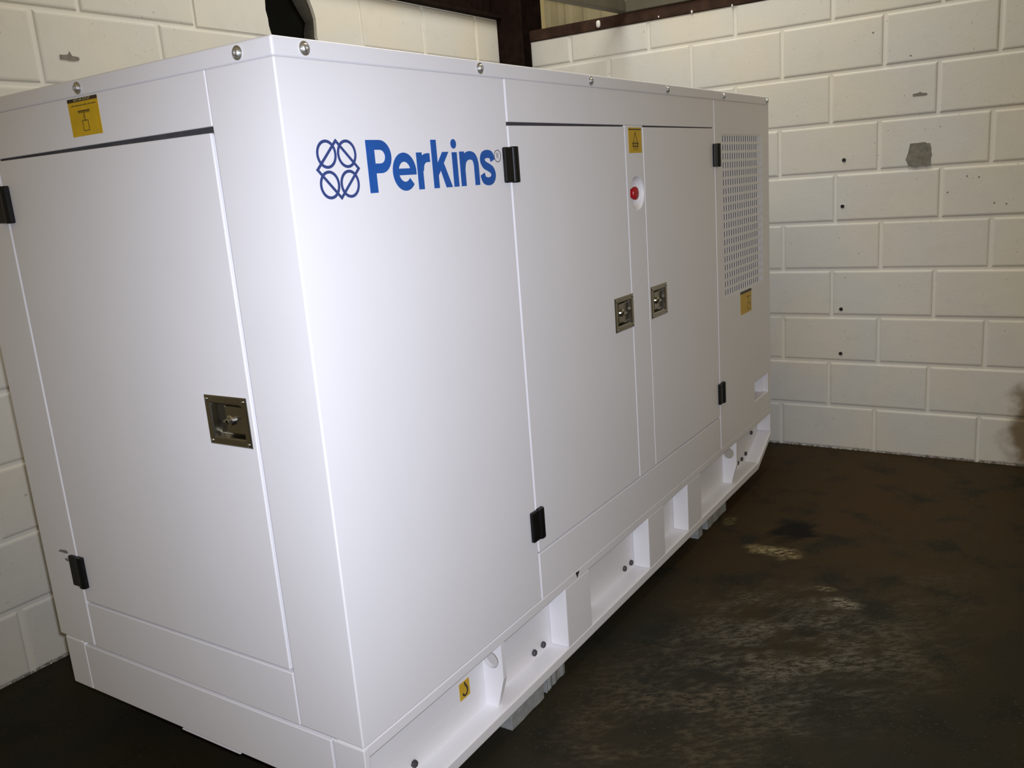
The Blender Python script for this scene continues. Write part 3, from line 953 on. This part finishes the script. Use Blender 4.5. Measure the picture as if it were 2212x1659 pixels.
# ------------------------------------------------------------------ base frame
RB, RT1, BF = 0.049, 0.243, 0.077       # rail underside, underside of top flange, top of bottom flange
WEB = 0.055
def rail_parts(near):
    """one long rail; near=True is the rail on the lettered side"""
    s = 1 if near else -1
    yo = 0.0 if near else 0.985
    f = lambda d: yo + s * d
    def B(name, x0, x1, d0, d1, z0, z1, par=None, bev=0.002):
        a, b_ = sorted((f(d0), f(d1)))
        return box(name, x0, x1, a, b_, z0, z1, 'white_paint', par or gen, bev)
    web = B('rail_web', 0.004, L - 0.010, WEB, WEB + 0.008, 0.135, ZB - 0.002)
    # lower web follows the cut-off ends
    bm_ = bmesh.new()
    add_prism(bm_, [(0.01, 0.136), (0.165, BF - 0.02), (2.31, BF - 0.02), (L - 0.012, 0.136)], lambda x, z: (x, f(WEB), z), lambda x, z: (x, f(WEB + 0.008), z))
    lw = link('rail_web', finish(bm_, 'rail_web'), 'white_paint', gen)
    B('top_flange', 0.0, L, 0.0 if near else 0.0, 0.07, RT1, ZB - 0.0006)
    bm_ = bmesh.new()
    prof_ = [(0.0, 0.140), (0.155, RB), (2.345, RB), (L, 0.140), (L, 0.165), (2.348, BF), (0.152, BF), (0.0, 0.165)]
    add_prism(bm_, prof_, lambda x, z: (x, f(0.0), z), lambda x, z: (x, f(0.068), z))
    link('bottom_flange', finish(bm_, 'bottom_flange'), 'white_paint', gen, bevel=0.003)
    B('end_plate', -0.0008, 0.014, -0.0004, 0.079, 0.140, ZB - 0.003)
    B('end_plate', L - 0.014, L, 0.0, WEB, 0.166, RT1)
    if near:
        for a, b_ in ((0.757, 0.889), (1.271, 1.392), (1.588, 1.712)):
            B('stiffener_box', a, b_, 0.0005, WEB, BF, RT1, None, 0.003)
        for xo in (0.457, 2.082):
            # lifting lug plate with eye
            bm_ = bmesh.new()
            lug = [(0.055, RT1), (0.0, RT1), (0.0, 0.155), (0.022, BF), (0.055, BF)]
            cy_, cz_, cr = 0.032, 0.197, 0.021
            n_ = 24
            hole = [(cy_ + cr * math.cos(2 * PI * k / n_), cz_ + cr * math.sin(2 * PI * k / n_)) for k in range(n_)]
            # outline sampled in the direction of each hole vertex
            def hit(a):
                dx, dz = math.cos(a), math.sin(a)
                best = None
                for i in range(len(lug)):
                    p, q = lug[i], lug[(i + 1) % len(lug)]
                    ex, ez = q[0] - p[0], q[1] - p[1]
                    den = dx * ez - dz * ex
                    if abs(den) < 1e-9: continue
                    t_ = ((p[0] - cy_) * ez - (p[1] - cz_) * ex) / den
                    u_ = ((p[0] - cy_) * dz - (p[1] - cz_) * dx) / den
                    if t_ > 0 and -1e-6 <= u_ <= 1 + 1e-6 and (best is None or t_ < best): best = t_
                return (cy_ + dx * best, cz_ + dz * best)
            angs_ = sorted([2 * PI * k / n_ for k in range(n_)] + [math.atan2(p[1] - cz_, p[0] - cy_) % (2 * PI) for p in lug])
            out = [hit(a) for a in angs_]
            inn = [(cy_ + cr * math.cos(a), cz_ + cr * math.sin(a)) for a in angs_]
            th = 0.013
            V = [[bm_.verts.new((xo + dx_, y_, z_)) for y_, z_ in ring] for dx_ in (0, th) for ring in (out, inn)]
            m_ = len(angs_)
            for k in range(m_):
                k2 = (k + 1) % m_
                bm_.faces.new((V[0][k], V[0][k2], V[1][k2], V[1][k]))
                bm_.faces.new((V[2][k], V[3][k], V[3][k2], V[2][k2]))
                bm_.faces.new((V[0][k], V[2][k], V[2][k2], V[0][k2]))
                bm_.faces.new((V[1][k], V[1][k2], V[3][k2], V[3][k]))
            lg = link('lifting_lug', finish(bm_, 'lifting_lug'), 'white_paint', gen)
            tag(lg, 'lifting plate with round eye')
        bm_ = bmesh.new()
        add_disc_stack(bm_, [(0.0085, 0.0), (0.0085, -0.006), (0.0075, -0.0075)], ident, 6)
        bolt_me = finish(bm_, 'rail_bolt')
        for x, z in ((0.671, 0.096), (0.715, 0.096), (1.201, 0.098), (1.247, 0.098), (0.186, 0.096), (2.245, 0.104), (2.295, 0.104), (2.345, 0.112), (2.420, 0.180)):
            link('rail_bolt', bolt_me, 'dark_bolt', web if z > 0.135 else lw, loc=(x, WEB, z))
        s4 = sticker_side('lifting_sticker', 0.360, 0.398, 0.148, 0.190, web, WEB)
        tag(s4, 'small yellow sticker with a black hook symbol')
        s4.location.z -= 0.010
        def mk4(b, f0_, f1_):
            add_stroke(b, catmull([(0.381, 0.187), (0.382, 0.181), (0.3865, 0.174), (0.3895, 0.166), (0.387, 0.158), (0.380, 0.1545), (0.3735, 0.158), (0.372, 0.163)]), 0.0024, f0_, f1_)
        side_mark(mk4, 'black_ink', s4, WEB)
        # chip in the flange paint
        bm_ = bmesh.new()
        add_prism(bm_, [(0.815, 0.264), (0.835, 0.262), (0.822, 0.247)], lambda x, z: (x, -0.0006, z), lambda x, z: (x, 0.001, z))
        link('paint_chip', finish(bm_, 'paint_chip'), 'hole_dark', gen)
rail_parts(True)
rail_parts(False)
# skirt across the end: two short ends of the rails and the removable cover
cover = panel('end_cover', AX, 0.086, 0.9055, 0.140, ZB - 0.008, gen, t=0.012)
tag(cover, 'white removable cover plate across the base of the short end')
box('end_crossbeam', 0.012, 0.05, 0.06, 0.92, 0.15, ZB, 'white_paint', gen, bevel=0)
box('drip_strip', 0.001, 0.02, 0.372, 0.565, 0.1335, 0.1362, 'white_paint', gen, bevel=0)
box('tray', 0.06, L - 0.06, 0.064, 0.92, 0.16, 0.19, 'white_paint', gen, bevel=0)

# ------------------------------------------------------------------ packers under the rail
def packer(label, parts, group='packers under the generator rail'):
    bm_ = bmesh.new()
    for (x0, x1, y0, y1, z1, jag) in parts:
        n_ = 6
        front = [(x0 + (x1 - x0) * k / n_, y0 + random.uniform(-jag, jag)) for k in range(n_ + 1)]
        add_prism(bm_, front + [(x1, y1), (x0, y1)], lambda x, y: (x, y, 0.0), lambda x, y: (x, y, z1))
    o_ = link('packer', finish(bm_, 'packer'), 'packer_grey', None, bevel=0.0015)
    return tag(o_, label, 'packer', group=group)
packer('long grey packer block under the rail, below the nearer lifting plate', [(0.485, 0.635, 0.008, 0.10, 0.0488, 0.001)])
packer('short broken grey packer just beyond the long nearer one', [(0.655, 0.672, 0.014, 0.06, 0.030, 0.002), (0.676, 0.760, 0.016, 0.10, 0.0488, 0.003)])
packer('small grey packer under the rail near the third stiffener box', [(1.700, 1.745, 0.012, 0.10, 0.0488, 0.001)])
packer('longer grey packer under the rail below the farther lifting plate', [(1.790, 1.99, 0.013, 0.10, 0.0488, 0.002)])
